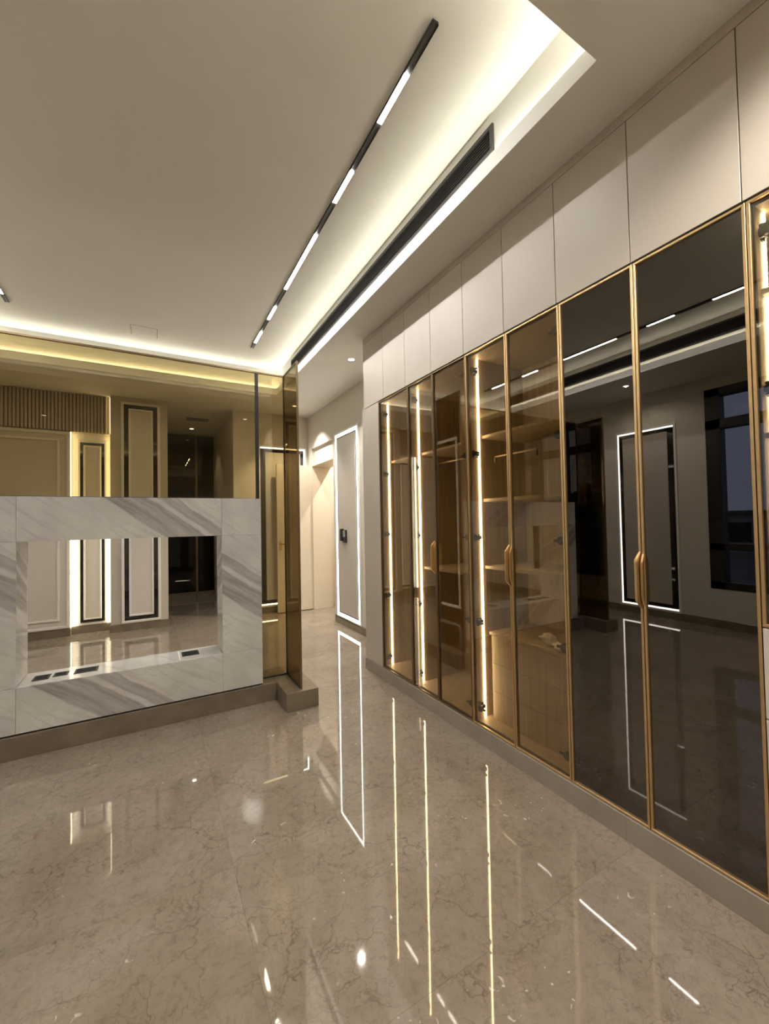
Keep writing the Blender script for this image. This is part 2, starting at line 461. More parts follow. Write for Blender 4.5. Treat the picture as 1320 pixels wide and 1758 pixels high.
def downlight(x, y, label, watt, z=ZC, e='lamp_down', grp='recessed downlights', angle=154):
    t = thing('downlight', label, 'downlight', (x, y, z), grp)
    bm = bmesh.new()
    ro, ri, seg = 0.048, 0.036, 28
    ring = []
    for r, zz in ((ro, 0.0), (ro, -0.004), (ri, -0.004), (ri, -0.001)):
        ring.append([bm.verts.new((r*math.cos(2*math.pi*k/seg), r*math.sin(2*math.pi*k/seg), zz)) for k in range(seg)])
    for a, b in zip(ring[:-1], ring[1:]):
        for k in range(seg): bm.faces.new((a[k], a[(k+1) % seg], b[(k+1) % seg], b[k]))
    finish('trim_ring', bm, 'moulding_paint', t, (x, y, z-0.0003), True)
    cyl('lens', (x, y, z-0.0006), (x, y, z-0.002), 0.0355, e, t, 24)
    ld = bpy.data.lights.new('bulb', 'SPOT')
    ld.energy = watt; ld.color = (1.0, 0.93, 0.82); ld.spot_size = math.radians(angle); ld.spot_blend = 0.5; ld.shadow_soft_size = 0.012
    link(bpy.data.objects.new('bulb', ld), t, (x, y, z-0.004))
downlight(1.952, 4.121, 'recessed downlight in hall ceiling just past the wardrobe end', 115, angle=110)
downlight(1.943, 6.175, 'recessed downlight in front of the open cream door', 140, angle=100)
downlight(-2.02, 3.25, 'recessed downlight between tray and window wall', 40)
downlight(0.668, 8.477, 'recessed downlight in corridor before the dark cabinets', 14, angle=95)
downlight(1.42, -0.20, 'recessed downlight at the entry end beside the wardrobe', 190, angle=150)
downlight(-1.50, -1.30, 'unseen downlight added as fill at the entry end, window side', 120)  # guessed lamp behind the camera, added for fill light

vt = thing('ceiling_vent', 'small grey slatted vent in the corridor ceiling', 'air vent', (0.70, 7.69, ZC))
boxes('frame', [(0.53, 0.87, 7.60, 7.615, ZC-0.006, ZC-0.0005), (0.53, 0.87, 7.765, 7.78, ZC-0.006, ZC-0.0005), (0.53, 0.545, 7.615, 7.765, ZC-0.006, ZC-0.0005), (0.855, 0.87, 7.615, 7.765, ZC-0.006, ZC-0.0005)], 'black_grille', vt)
for k in range(6): box('slat', 0.545, 0.855, 7.622+k*0.024, 7.634+k*0.024, ZC-0.005, ZC-0.0005, 'grey_screen', vt)

# ------------------------------------------------------------------ walls
def wall(name, lst, label, mat='wall_paint'):
    return struct(boxes(name, lst, mat), label)
WA = (1.20, 2.59, 0.50, 3.10)     # window openings in the left wall: y0, y1, z0, z1
WB = (4.05, 5.45, 0.50, 3.10)
wl = wall('wall_left', [(XL-0.25, XL, Y0, WA[0], 0, ZC), (XL-0.25, XL, WA[1], WB[0], 0, ZC), (XL-0.25, XL, WB[1], 6.9, 0, ZC),
                        (XL-0.25, XL, WA[0], WA[1], 0, WA[2]), (XL-0.25, XL, WA[0], WA[1], WA[3], ZC),
                        (XL-0.25, XL, WB[0], WB[1], 0, WB[2]), (XL-0.25, XL, WB[0], WB[1], WB[3], ZC)], 'greige painted wall with two tall dark framed windows')
wall('wall_front', [(XL-0.25, XW, Y0-0.2, Y0, 0, ZC)], 'plain greige wall at the entry end')
wall('wall_right', [(2.425, 2.62, Y0, 3.70, 0, ZC), (XR, 2.62, 3.70, 5.66, 0, ZC), (2.40, 2.62, 5.66, 6.62, 2.42, 2.70), (XR, 2.62, 5.66, 6.62, 2.70, ZC),
                    (XR, 2.62, 6.62, 6.80, 0, ZC)], 'greige hall wall beyond the wardrobe with a doorway')
wall('wall_right_entry', [(XW, 2.425, Y0, -0.16, 0, ZC)], 'plain greige wall beside the wardrobe at the entry end')
wb = wall('wall_back', [(XL, -0.95, 6.9, 7.1, 0, ZC), (-0.95, -0.49, 6.98, 7.1, 0, 2.752), (-0.95, -0.49, 6.9, 7.1, 2.752, ZC), (-0.49, 0.21, 6.77, 7.1, 0, ZC)], 'panelled greige wall behind the marble and glass partition', 'fluted_paint')
wall('wall_hall_end', [(1.13, 4.1, 6.80, 7.0, 0, ZC)], 'greige wall at the end of the hall behind the open door')
wall('wall_corridor_left', [(0.01, 0.21, 7.1, 9.5, 0, ZC)], 'greige side wall of the dim corridor, window side')
wall('wall_corridor_right', [(1.13, 1.33, 7.0, 9.5, 0, ZC)], 'greige side wall of the dim corridor, hall side')
wall('wall_corridor_end', [(0.21, 1.13, 9.42, 9.5, 0, ZC)], 'end wall of the corridor behind dark cabinets')
wall('wall_next_room', [(3.95, 4.1, 4.9, 6.80, 0, ZC), (2.62, 4.1, 4.75, 4.9, 0, ZC)], 'cream walls of the room beyond the doorway', 'door_cream')

def skirt(name, lst, label):
    return struct(boxes(name, lst, 'plinth_stone', bevel=0.0015), label)
bt = 0.014
skirt('baseboard_left', [(XL, XL+bt, Y0, 6.9, 0, 0.10)], 'beige stone baseboard along the window wall')
skirt('baseboard_right', [(XR-bt, XR, 3.70, 5.66, 0, 0.10)], 'beige stone baseboard along the hall wall')
skirt('baseboard_back', [(XL+bt, -0.95, 6.9-bt, 6.9, 0, 0.10), (-0.95, -0.49, 6.98-bt, 6.98, 0, 0.10), (-0.49-bt, 0.21+bt, 6.77-bt, 6.77, 0, 0.10)], 'beige stone baseboard below the panelled wall')
skirt('baseboard_hall_end', [(1.13, XR, 6.80-bt, 6.80, 0, 0.10)], 'beige stone baseboard at the hall end wall')

# door lining and the open door
tr = struct(boxes('trim_1', [(XR+0.002, 2.70, 6.60, 6.62, 0, 2.42), (XR+0.002, 2.70, 5.66, 5.68, 0, 2.42), (XR+0.002, 2.70, 5.68, 6.60, 2.40, 2.42)], 'door_cream', bevel=0.002), 'cream lining of the doorway')
box('latch_plate', 2.56, 2.62, 5.679, 5.682, 0.545, 0.555, 'black_metal', tr)
dr = struct(box('door_1', 1.765, 2.672, 6.625-0.0, 6.665, 0.012, 2.415, 'door_cream', None, 0.002), 'plain cream door leaf standing open against the hall end wall')
for z in (0.28, 0.95, 1.6, 2.2):
    cyl('hinge', (2.679, 6.618, z-0.055), (2.679, 6.618, z+0.055), 0.009, 'black_metal', dr, 12)
hp = box('handle_plate', 1.795, 1.835, 6.619, 6.625, 1.02, 1.16, 'brass', dr, 0.002)
cyl('handle_neck', (1.815, 6.619, 1.115), (1.815, 6.575, 1.115), 0.009, 'brass', dr, 14)
cyl('handle_lever', (1.807, 6.575, 1.115), (1.925, 6.575, 1.115), 0.009, 'brass', dr, 14)
downlight(3.2, 6.0, 'recessed downlight in the room beyond the doorway', 220)

# windows
def window(name, w, label):
    y0, y1, z0, z1 = w
    f = 0.16; xa, xb = XL-0.14, XL+0.006
    zz = [(z0+0.09, 1.0), (1.085, 2.57), (2.69, z1-0.10)]
    fr = struct(boxes(name, [(xa, xb, y0, y1, z0, zz[0][0]), (xa, xb, y0, y1, zz[0][1], zz[1][0]), (xa, xb, y0, y1, zz[1][1], zz[2][0]), (xa, xb, y0, y1, zz[2][1], z1),
                             (xa, xb, y0, y0+f, z0, z1), (xa, xb, y1-f, y1, z0, z1), (xa, xb-0.03, (y0+y1)/2-0.035, (y0+y1)/2+0.035, z0, z1)], 'window_frame'), label)
    for a, b in zz:
        for s in (0, 1):
            ya, yb = ((y0+f, (y0+y1)/2-0.035), ((y0+y1)/2+0.035, y1-f))[s]
            box('pane', XL-0.075, XL-0.069, ya, yb, a, b, 'window_glass', fr)
    return fr
window('window_1', WA, 'tall dark framed window showing dusk sky and trees')
window('window_2', WB, 'tall dark framed window behind the glass screen')

# ------------------------------------------------------------------ panelled wall pieces
def ring(x0, x1, z0, z1, w, ya, yb):
    return [(x0, x1, ya, yb, z0, z0+w), (x0, x1, ya, yb, z1-w, z1), (x0, x0+w, ya, yb, z0+w, z1-w), (x1-w, x1, ya, yb, z0+w, z1-w)]
# wide panel with mouldings
wp = thing('wall_panel', 'wide beige wall panel with raised white moulding below fluted frieze', 'wall panel', (-1.75, 6.9, 0.105))
box('panel_board', XL+0.02, -0.952, 6.885, 6.9, 0.105, 2.745, 'niche_fabric', wp)
boxes('moulding', ring(XL+0.03, -0.954, 0.112, 2.735, 0.035, 6.868, 6.885), 'moulding_paint', wp, 0.005)
boxes('moulding', ring(XL+0.18, -1.06, 0.215, 2.635, 0.03, 6.866, 6.885), 'moulding_paint', wp, 0.005)
# fluted frieze
ff = thing('fluted_frieze', 'band of narrow vertical greige slats above the wall panels', 'wall panel', (-1.5, 6.9, 2.75))
box('backing', XL+0.01, -0.505, 6.892, 6.8995, 2.75, ZC-0.001, 'frieze_gap_shade', ff)
sl = None
k = 0
xs = XL+0.02
while xs < -0.535:
    c = (xs+0.012, 6.877, 2.755)
    if sl is None:
        sl = box('slat', xs, xs+0.026, 6.864, 6.892, 2.755, ZC-0.001, 'fluted_paint', ff, 0.004)
    else:
        o = bpy.data.objects.new('slat', sl.data); link(o, ff, (xs+0.013, 6.878, 2.755))
    xs += 0.039
# lit niche panel
npn = thing('wall_panel', 'narrow panel with black mirror frame glowing in the lit niche', 'wall panel', (-0.71, 6.98, 0.105))
box('panel_board', -0.875, -0.545, 6.955, 6.9755, 0.11, 2.66, 'moulding_paint', npn, 0.003)
boxes('mirror_frame', ring(-0.848, -0.572, 0.145, 2.62, 0.036, 6.947, 6.955), 'black_mirror', npn)
boxes('moulding', ring(-0.812, -0.608, 0.181, 2.584, 0.022, 6.942, 6.955), 'moulding_paint', npn, 0.004)
box('centre_panel', -0.79, -0.63, 6.948, 6.955, 0.203, 2.562, 'niche_fabric', npn)
box('niche_back', -0.949, -0.491, 6.976, 6.9799, 0.102, 2.751, 'moulding_paint', wb)
for xa, xb, sd in ((-0.9495, -0.9445, 'wide panel'), (-0.4955, -0.4905, 'pilaster')):
    o = box('niche_light_strip', xa, xb, 6.905, 6.950, 0.105, 2.745, 'lamp_niche')
    tag(o, f'warm vertical light strip in the niche beside the {sd}', 'light strip', 'niche light strips')
o = box('niche_light_strip', -0.5015, -0.4925, 6.87, 6.888, 2.755, 3.26, 'lamp_niche')
tag(o, 'thin warm light line between fluted frieze and pilaster', 'light strip', 'niche light strips')
# pilaster panel
pp = thing('pilaster_panel', 'tall pilaster panel with black mirror frame and white mouldings', 'wall panel', (-0.14, 6.77, 0.105))
boxes('moulding', ring(-0.365, 0.115, 0.106, 3.20, 0.035, 6.75, 6.77), 'moulding_paint', pp, 0.004)
boxes('mirror_frame', ring(-0.33, 0.08, 0.141, 3.165, 0.055, 6.757, 6.77), 'black_mirror', pp)
boxes('moulding', ring(-0.275, 0.025, 0.196, 3.11, 0.026, 6.748, 6.77), 'moulding_paint', pp, 0.004)
box('centre_panel', -0.249, -0.001, 6.758, 6.77, 0.222, 3.084, 'niche_fabric', pp)

# ------------------------------------------------------------------ backlit panels
def backlit(axis, plane, sgn, a0, a1, z0, z1, label, dark=0.055, lw=0.024, unlit=()):
    """axis 'x': wall of constant x, panel spans y; axis 'y': wall of constant y, panel spans x; sgn = outward direction"""
    mid = (a0+a1)/2
    loc = (plane, mid, z0) if axis == 'x' else (mid, plane, z0)
    t = thing('backlit_panel', label, 'wall panel', loc, 'backlit wall panels')
    def mk(name, lst, mat, d0, d1, bev=0.0):
        out = []
        for (p, q, za, zb) in lst:
            n0, n1 = plane+sgn*d0, plane+sgn*d1
            out.append((n0, n1, p, q, za, zb) if axis == 'x' else (p, q, n0, n1, za, zb))
        return boxes(name, out, mat, t, bev)
    def rg(i, w):
        A0, A1, Z0, Z1 = a0+i, a1-i, z0+i, z1-i
        return [(A0, A1, Z0, Z0+w), (A0, A1, Z1-w, Z1), (A0, A0+w, Z0+w, Z1-w), (A1-w, A1, Z0+w, Z1-w)]
    mk('outer_frame', rg(-0.03, 0.03), 'moulding_paint', 0.0005, 0.014, 0.002)
    for k, seg in enumerate(rg(0.0, lw)):
        mk('light_strip', [seg], 'black_mirror' if k in unlit else 'lamp_panel', 0.0005, 0.008)
    mk('mirror_frame', rg(lw, dark), 'black_mirror', 0.0005, 0.010)
    i = lw+dark
    mk('centre_panel', [(a0+i, a1-i, z0+i, z1-i)], 'panel_fabric', 0.0005, 0.018, 0.003)
    return t
bp_hall = backlit('x', XR, -1, 4.82, 5.56, 0.115, 2.72, 'backlit beige panel with white light edge carrying the black intercom', 0.02, 0.045)
backlit('y', 6.80, -1, 1.545, 2.30, 0.125, 2.71, 'backlit black framed panel half hidden behind the open cream door', 0.06, 0.022, unlit=(2,))
backlit('x', XL, 1, 2.97, 3.76, 0.125, 2.73, 'backlit black framed panel between two dark windows', unlit=(2,))

ic = thing('intercom', 'small black wall intercom with grey screen on backlit panel', 'intercom', (XR-0.02, 5.27, 1.17))
box('handset', XR-0.06, XR-0.019, 5.28, 5.345, 1.19, 1.36, 'black_metal', ic, 0.008, seg=2)
box('body', XR-0.042, XR-0.019, 5.175, 5.275, 1.17, 1.345, 'black_metal', ic, 0.004)
box('screen', XR-0.0445, XR-0.0415, 5.19, 5.262, 1.25, 1.335, 'grey_screen', ic)

# ------------------------------------------------------------------ dark cabinets at the corridor end
ys = 9.05
for i, (xa, xb, lab) in enumerate(((0.212, 0.788, 'dark glass corridor cabinet beside the pilaster wall'), (0.796, 1.128, 'narrow dark glass corridor cabinet beside the hall side wall'))):
    t = thing('corridor_cabinet', lab, 'cabinet', ((xa+xb)/2, ys, 0.0), 'dark corridor cabinets')
    box('plinth', xa, xb, ys+0.01, 9.41, 0.001, 0.10, 'plinth_stone', t)
    boxes('carcass', [(xa, xb, 9.39, 9.41, 0.10, 3.262), (xa, xa+0.018, ys+0.024, 9.39, 0.10, 3.262), (xb-0.018, xb, ys+0.024, 9.39, 0.10, 3.262), (xa+0.018, xb-0.018, ys+0.024, 9.39, 0.10, 0.118), (xa+0.018, xb-0.018, ys+0.024, 9.39, 3.244, 3.262)], 'dark_interior', t)
    box('shelf', xa+0.019, xb-0.019, ys+0.05, 9.385, 1.25, 1.27, 'dark_interior', t)
    d = boxes('door', ring(xa+0.002, xb-0.002, 0.105, 3.258, 0.012, ys, ys+0.022), 'bronze_metal', t)
    box('glass_pane', xa+0.014, xb-0.014, ys+0.008, ys+0.013, 0.117, 3.246, 'corridor_glass', d)
    if i == 0: box('handle', 0.40, 0.66, ys-0.03, ys-0.002, 0.35, 0.362, 'steel', d, 0.003)

# ------------------------------------------------------------------ marble partition
mp = thing('marble_partition', 'low white marble partition with grey diagonal veins and rectangular opening', 'partition', (-0.135, 3.58, 0.0))
px0, px1, ox0, ox1 = -1.10, 0.785, -0.752, 0.480
pz0, pz1, oz0, oz1 = 0.15, 1.657, 0.440, 1.364
py0, py1 = 3.44, 3.735
pl = boxes('plinth', [(-1.22, 0.895, 3.425, 3.78, 0.0005, 0.14), (0.895, 1.150, 3.14, 3.78, 0.0005, 0.14), (-1.475, -1.22, 3.14, 3.78, 0.0005, 0.14)], 'plinth_stone', mp, 0.0015)
box('shadow_gap', px0+0.004, px1-0.004, py0+0.006, py1-0.006, 0.1405, 0.151, 'void_black', mp)
core_y0, core_y1 = py0+0.02, py1-0.02
boxes('core', [(px0+0.02, px1-0.02, core_y0, core_y1, pz0+0.001, oz0-0.02), (px0+0.02, px1-0.02, core_y0, core_y1, oz1+0.02, pz1-0.02),
               (px0+0.02, ox0-0.02, core_y0, core_y1, oz0-0.02, oz1+0.02), (ox1+0.02, px1-0.02, core_y0, core_y1, oz0-0.02, oz1+0.02)], 'grout', mp)
g = 0.0008
def slab(x0, x1, y0, y1, z0, z1, s0, name='marble_slab'):
    """s0: the world point the grey band's lower edge passes through"""
    return box(name, x0, x1, y0, y1, z0, z1, 'white_marble', mp, 0.0008, origin=s0)
cols = [(px0, ox0), (ox0, ox1), (ox1, px1)]
rows = [(pz0, oz0), (oz0, oz1), (oz1, pz1)]
bands = {(0, 0): (-1.5, 3.44, 0.2), (0, 1): (-0.90, 3.44, 1.02), (0, 2): (-1.5, 3.45, 1.3), (1, 0): (-0.50, 3.44, 0.30), (1, 2): (-0.10, 3.44, 1.51), (2, 0): (2.2, 3.44, 0.2), (2, 1): (0.62, 3.44, 0.80), (2, 2): (2.0, 3.46, 1.6)}
for i, (a, b) in enumerate(cols):
    for j, (c, d) in enumerate(rows):
        if (i, j) == (1, 1): continue
        slab(a+g, b-g, py0, py0+0.0195, c+g, d-g, bands[(i, j)])
        slab(a+g, b-g, py1-0.0195, py1, c+g, d-g, (bands[(i, j)][0]+0.4, 3.7, bands[(i, j)][2]))
# side, top and the four faces of the opening
slab(px1-0.0195, px1-g, py0+0.02, py1-0.02, pz0+g, pz1-0.02, (0.78, 3.6, 0.9))
slab(px0+g, px0+0.0195, py0+0.02, py1-0.02, pz0+g, pz1-0.02, (-1.05, 3.6, 0.5))
slab(px0+g, px1-g, py0+0.02, py1-0.02, pz1-0.0195, pz1-g, (-1.2, 3.6, 2.6))
led = slab(ox0, ox1, py0+0.02, py1-0.02, oz0-0.0195, oz0-g, (3.5, 3.6, 0.4), 'ledge_slab')
slab(ox0, ox1, py0+0.02, py1-0.02, oz1+g, oz1+0.0195, (3.5, 3.6, 1.3))
slab(ox0-0.0195, ox0-g, py0+0.02, py1-0.02, oz0, oz1, (-0.75, 3.6, 0.9))
slab(ox1+g, ox1+0.0195, py0+0.02, py1-0.02, oz0, oz1, (0.48, 3.6, 0.95))
for a, b, c, d in ((-0.695, -0.605, 3.53, 3.64), (-0.588, -0.506, 3.555, 3.645), (-0.472, -0.336, 3.545, 3.655), (0.200, 0.322, 3.545, 3.665)):
    s = box('socket_box', a, b, c, d, oz0-g-0.0005, oz0+0.0025, 'black_metal', mp, 0.0012)
    box('socket_insert', a+0.012, b-0.012, c+0.014, d-0.014, oz0+0.0020, oz0+0.0035, 'void_black', s)
# white strip painted as a wall edge's reflection across the ledge
box('ledge_reflection', 0.178, 0.186, py0+0.021, py1-0.021, oz0-g-0.0005, oz0+0.0004, 'moulding_paint', mp)

# ------------------------------------------------------------------ bronze glass screen
gs = thing('glass_screen', 'bronze tinted glass screen rising above the marble partition', 'glass screen', (0.0, 3.565, 0.14))
gt = 2.742
box('glass_panel', -1.0885, 0.7735, 3.562, 3.569, 1.669, gt, 'bronze_screen_glass', gs)
XRET = (1.0225, -1.3475)
for xr, xm in zip(XRET, (0.78675, -1.10175)):
    sg = 1 if xr > 0 else -1
    a, b = sorted((xm+sg*0.0133, xr-sg*0.0065))
    box('glass_panel', a, b, 3.562, 3.569, 0.152, gt, 'bronze_screen_glass', gs)
    box('glass_panel', xr-0.0035, xr+0.0035, 3.188, 3.556, 0.152, gt, 'return_screen_glass', gs)
    box('mullion', xm-0.01275, xm+0.01275, 3.553, 3.578, 1.658, gt, 'black_metal', gs, 0.001)
    c, d = sorted((xm, xm+sg*0.013))
    box('edge_channel', c, d, 3.558, 3.573, 0.1405, 1.6575, 'black_metal', gs)
    box('corner_post', xr-0.006, xr+0.005, 3.558, 3.574, 0.1405, gt, 'black_metal', gs)
    box('end_post', xr-0.0075, xr+0.0075, 3.176, 3.188, 0.1405, gt+0.014, 'bronze_metal', gs, 0.0015)
    box('top_rail', xr-0.0075, xr+0.0075, 3.188, 3.556, gt, gt+0.013, 'bronze_metal', gs, 0.001)
    box('bottom_rail', a, b, 3.558, 3.573, 0.1405, 0.151, 'black_metal', gs)
    box('bottom_rail', xr-0.0075, xr+0.0075, 3.188, 3.5575, 0.1405, 0.151, 'black_metal', gs)
box('top_rail', -1.355, 1.030, 3.556, 3.575, gt, gt+0.013, 'bronze_metal', gs, 0.001)
box('bottom_rail', -1.0885, 0.7735, 3.558, 3.573, 1.6575, 1.668, 'black_metal', gs)

# ------------------------------------------------------------------ wardrobe
WZ0, WZ1 = 0.108, 2.568
XB = 2.40
XI = 1.878
tp = struct(boxes('trim_2', [(XW+0.003, XB, -0.16, 3.675, 0.0005, WZ0-0.004)], 'grout'), 'beige stone plinth running under the wardrobe')
ye = [-0.16, 0.31, 1.105, 1.9, 2.7, 3.675]
for a, b in zip(ye[:-1], ye[1:]):
    box('plinth_slab', XW-0.008, XW+0.003, a+0.0006, b-0.0006, 0.0005, WZ0-0.002, 'wardrobe_plinth_stone', tp, 0.0007)
box('plinth_slab', XW-0.008, XB, 3.675, 3.685, 0.0005, WZ0-0.002, 'wardrobe_plinth_stone', tp, 0.0007)

tag(box('end_panel', XW, XB, 3.343, 3.675, WZ0, WZ1+0.004, 'beige_laminate', None, 0.001), 'plain beige filler panel closing the far end of the wardrobe', 'filler panel')

def hinge(y, z, s, door):
    """concealed hinge seen through the glass; s = +1 when the hinged edge is the far one"""
    bm = bmesh.new()
    x = XW+0.024
    o = (x, y, z)
    # cup on the glass, knuckle plates above and below it, arm back to the side panel
    bmesh.ops.create_cone(bm, cap_ends=True, segments=18, radius1=0.021, radius2=0.021, depth=0.014,
                          matrix=Matrix.Translation((0.007, -0.008*s, 0)) @ Matrix.Rotation(math.pi/2, 4, 'Y'))
    for zz in (-0.024, 0.016): bm_box(bm, 0.002, 0.016, min(-0.004*s, 0.012*s), max(-0.004*s, 0.012*s), zz, zz+0.008, 0.002)
    bm_box(bm, 0.0, 0.012, min(-0.052*s, -0.024*s), max(-0.052*s, -0.024*s), -0.006, 0.006, 0.002)
    bm_box(bm, 0.008, 0.058, min(-0.002*s, 0.017*s), max(-0.002*s, 0.017*s), -0.012, 0.012, 0.003)
    bm_box(bm, 0.030, 0.050, min(0.008*s, 0.0175*s), max(0.008*s, 0.0175*s), -0.024, 0.024, 0.002)
    return finish('hinge', bm, 'black_metal', door, o)

def handle(y, z0, z1, prot, door, w=0.010):
    """fin pull along the door edge, chamfered at both ends"""
    bm = bmesh.new()
    prof = [(0, z0-0.035), (-prot, z0), (-prot-0.001, z0+0.01), (-prot-0.001, z1-0.01), (-prot, z1), (0, z1+0.035)]
    A = [bm.verts.new((x, -w/2, z-z0)) for x, z in prof]
    B = [bm.verts.new((x, w/2, z-z0)) for x, z in prof]
    bm.faces.new(A); bm.faces.new(B[::-1])
    for k in range(len(prof)):
        bm.faces.new((A[k], A[(k+1) % len(prof)], B[(k+1) % len(prof)], B[k]))
    bmesh.ops.bevel(bm, geom=list(bm.edges), offset=0.0018, segments=2, affect='EDGES')
    return finish('handle', bm, 'gold_metal', door, (XW, y, z0))

def glass_door(cab, ya, yb, z0, z1, gmat, hinge_far, hname='gold_metal', hinges=True, grip=None):
    """ya < yb; framed glass leaf; hinge_far: hinged on its far (larger y) edge"""
    ya += 0.0016; yb -= 0.0016
    fw = 0.0105 if hname == 'gold_metal' else 0.0085
    fr = [(XW, XW+0.022, ya, yb, z0, z0+fw), (XW, XW+0.022, ya, yb, z1-fw, z1), (XW, XW+0.022, ya, ya+fw, z0+fw, z1-fw), (XW, XW+0.022, yb-fw, yb, z0+fw, z1-fw)]
    d = boxes('door', fr, hname, cab, 0.0012)
    box('glass_pane', XW+0.009, XW+0.014, ya+fw, yb-fw, z0+fw, z1-fw, gmat, d)
    boxes('gasket', [(XW+0.014, XW+0.0215, ya+fw, ya+fw+0.004, z0+fw, z1-fw), (XW+0.014, XW+0.0215, yb-fw-0.004, yb-fw, z0+fw, z1-fw), (XW+0.014, XW+0.0215, ya+fw, yb-fw, z1-fw-0.004, z1-fw), (XW+0.014, XW+0.0215, ya+fw, yb-fw, z0+fw, z0+fw+0.004)], 'void_black', d)
    if hinges:
        n = 5
        for k in range(n):
            z = 0.207 + k*0.562
            if z < z0: continue
            hinge((yb-0.036) if hinge_far else (ya+0.036), z, 1 if hinge_far else -1, d)
    if grip:
        handle((ya+fw/2) if hinge_far else (yb-fw/2), grip[0], grip[1], grip[2], d)
    return d

def carcass(cab, ya, yb, mat, z0=WZ0, z1=WZ1):
    t = 0.018
    box('side_panel', XI, XB-0.012, yb-t, yb-0.0005, z0, z1, mat, cab)
    box('side_panel', XI, XB-0.012, ya+0.0005, ya+t, z0, z1, mat, cab)
    box('back_panel', XB-0.011, XB, ya+0.0005, yb-0.0005, z0, z1, mat, cab)
    box('top_panel', XI, XB-0.012, ya+t+0.0003, yb-t-0.0003, z1-t, z1, mat, cab)
    box('bottom_panel', XI, XB-0.012, ya+t+0.0003, yb-t-0.0003, z0, z0+t, mat, cab)
def shelf(cab, ya, yb, z, mat='oak_interior', th=0.02, x0=1.975):
    box('shelf', x0, XB-0.013, ya+0.0188, yb-0.0188, z, z+th, mat, cab, 0.001)
def led_strip(cab, yb, z0=WZ0+0.019, z1=WZ1-0.019):
    box('light_strip', 1.939, 1.951, yb-0.018-0.006, yb-0.0182, z0, z1, 'lamp_wardrobe', cab, 0.001)
def rod(cab, x, z, ya, yb):
    boxes('hanging_rod', [(x-0.006, x+0.006, ya, yb, z-0.006, z+0.006)], 'bronze_metal', cab, 0.002)
    for y in (yb-0.012, ya):
        box('rod_bracket', x-0.009, x+0.009, y, y+0.012, z-0.04, z-0.0062, 'bronze_metal', cab, 0.002)

Y1, Y2, Y3, Y4, Y5, Y6, Y7, Y8, Y9 = 3.325, 2.842, 2.497, 2.122, 1.755, 1.384, 1.005, 0.607, 0.235
GR = (1.085, 1.265, 0.037)
GR2 = (1.095, 1.255, 0.016)
def cab(label, ya, yb):
    return thing('wardrobe_cabinet', label, 'wardrobe', (2.1, (ya+yb)/2, WZ0), 'wardrobe bays')
c1 = cab('single door bronze glass wardrobe bay beside the end filler panel', Y2, 3.343)
carcass(c1, Y2, 3.343, 'oak_interior'); shelf(c1, Y2, 3.343, 2.0); led_strip(c1, 3.343)
glass_door(c1, Y2, Y1+0.015, WZ0, WZ1, 'bronze_door_glass', True, 'bronze_metal')
c2 = cab('bronze glass two door wardrobe bay with hanging rod and no drawers', Y4, Y2)
carcass(c2, Y4, Y2, 'oak_interior'); shelf(c2, Y4, Y2, 2.0); shelf(c2, Y4, Y2, 1.05); led_strip(c2, Y2)
rod(c2, 2.12, 1.93, Y4+0.06, Y2-0.06)
glass_door(c2, Y3, Y2, WZ0, WZ1, 'bronze_door_glass', True, 'bronze_metal', grip=GR)
glass_door(c2, Y4, Y3, WZ0, WZ1, 'bronze_door_glass', False, 'bronze_metal', grip=GR2)
c3 = cab('bronze glass two door wardrobe bay with oak drawers and shelves inside', Y6, Y4)
carcass(c3, Y6, Y4, 'oak_interior')
for z in (2.005, 1.572, 1.118): shelf(c3, Y6, Y4, z)
led_strip(c3, Y4)
rod(c3, 2.06, 1.88, Y6+0.33, Y4-0.05)
dy0, dy1 = Y6+0.0185, Y4-0.055
box('drawer_top', 1.972, XB-0.013, Y6+0.0188, Y4-0.045, 0.678, 0.698, 'oak_interior', c3, 0.0015)
box('drawer_side', 1.985, XB-0.013, dy1-0.012, dy1, 0.1275, 0.677, 'oak_interior', c3)
for k in range(3):
    z = 0.129+k*0.183
    d = box('drawer', 1.978, 1.996, dy0, dy1-0.013, z, z+0.179, 'oak_interior', c3, 0.0015)
    boxes('drawer_body', [(1.997, 2.36, dy0+0.02, dy0+0.032, z+0.02, z+0.14), (1.997, 2.36, dy1-0.045, dy1-0.033, z+0.02, z+0.14), (1.997, 2.36, dy0+0.033, dy1-0.046, z+0.012, z+0.02)], 'oak_interior', d)
glass_door(c3, Y5, Y4, WZ0, WZ1, 'bronze_door_glass', True, grip=GR)
glass_door(c3, Y6, Y5, WZ0, WZ1, 'bronze_door_glass', False, grip=GR2)
c4 = cab('black glass two door wardrobe bay framed in gold', Y8, Y6)
carcass(c4, Y8, Y6, 'dark_interior')
for z in (2.005, 1.05): shelf(c4, Y8, Y6, z, 'dark_interior')
glass_door(c4, Y7, Y6, WZ0, WZ1, 'black_door_glass', True, grip=GR)
glass_door(c4, Y8, Y7, WZ0, WZ1, 'black_door_glass', False, grip=GR2)
c5 = cab('wardrobe bay with bronze glass doors over pale drawer fronts', -0.155, Y8)
carcass(c5, -0.155, Y8, 'oak_interior')
for z in (2.235, 1.72, 1.03): shelf(c5, -0.155, Y8, z, x0=1.90)
led_strip(c5, Y8, 1.055, WZ1-0.019)
glass_door(c5, Y9, Y8, 1.058, WZ1, 'bronze_door_glass', True)
glass_door(c5, -0.155, Y9, 1.058, WZ1, 'bronze_door_glass', False)
for a, b in ((Y9, Y8), (-0.155, Y9)):
    for k in range(3):
        z = WZ0+k*0.316
        box('drawer', XW, XW+0.02, a+0.0016, b-0.0016, z+0.001, z+0.313, 'pale_drawer_front', c5, 0.0015)

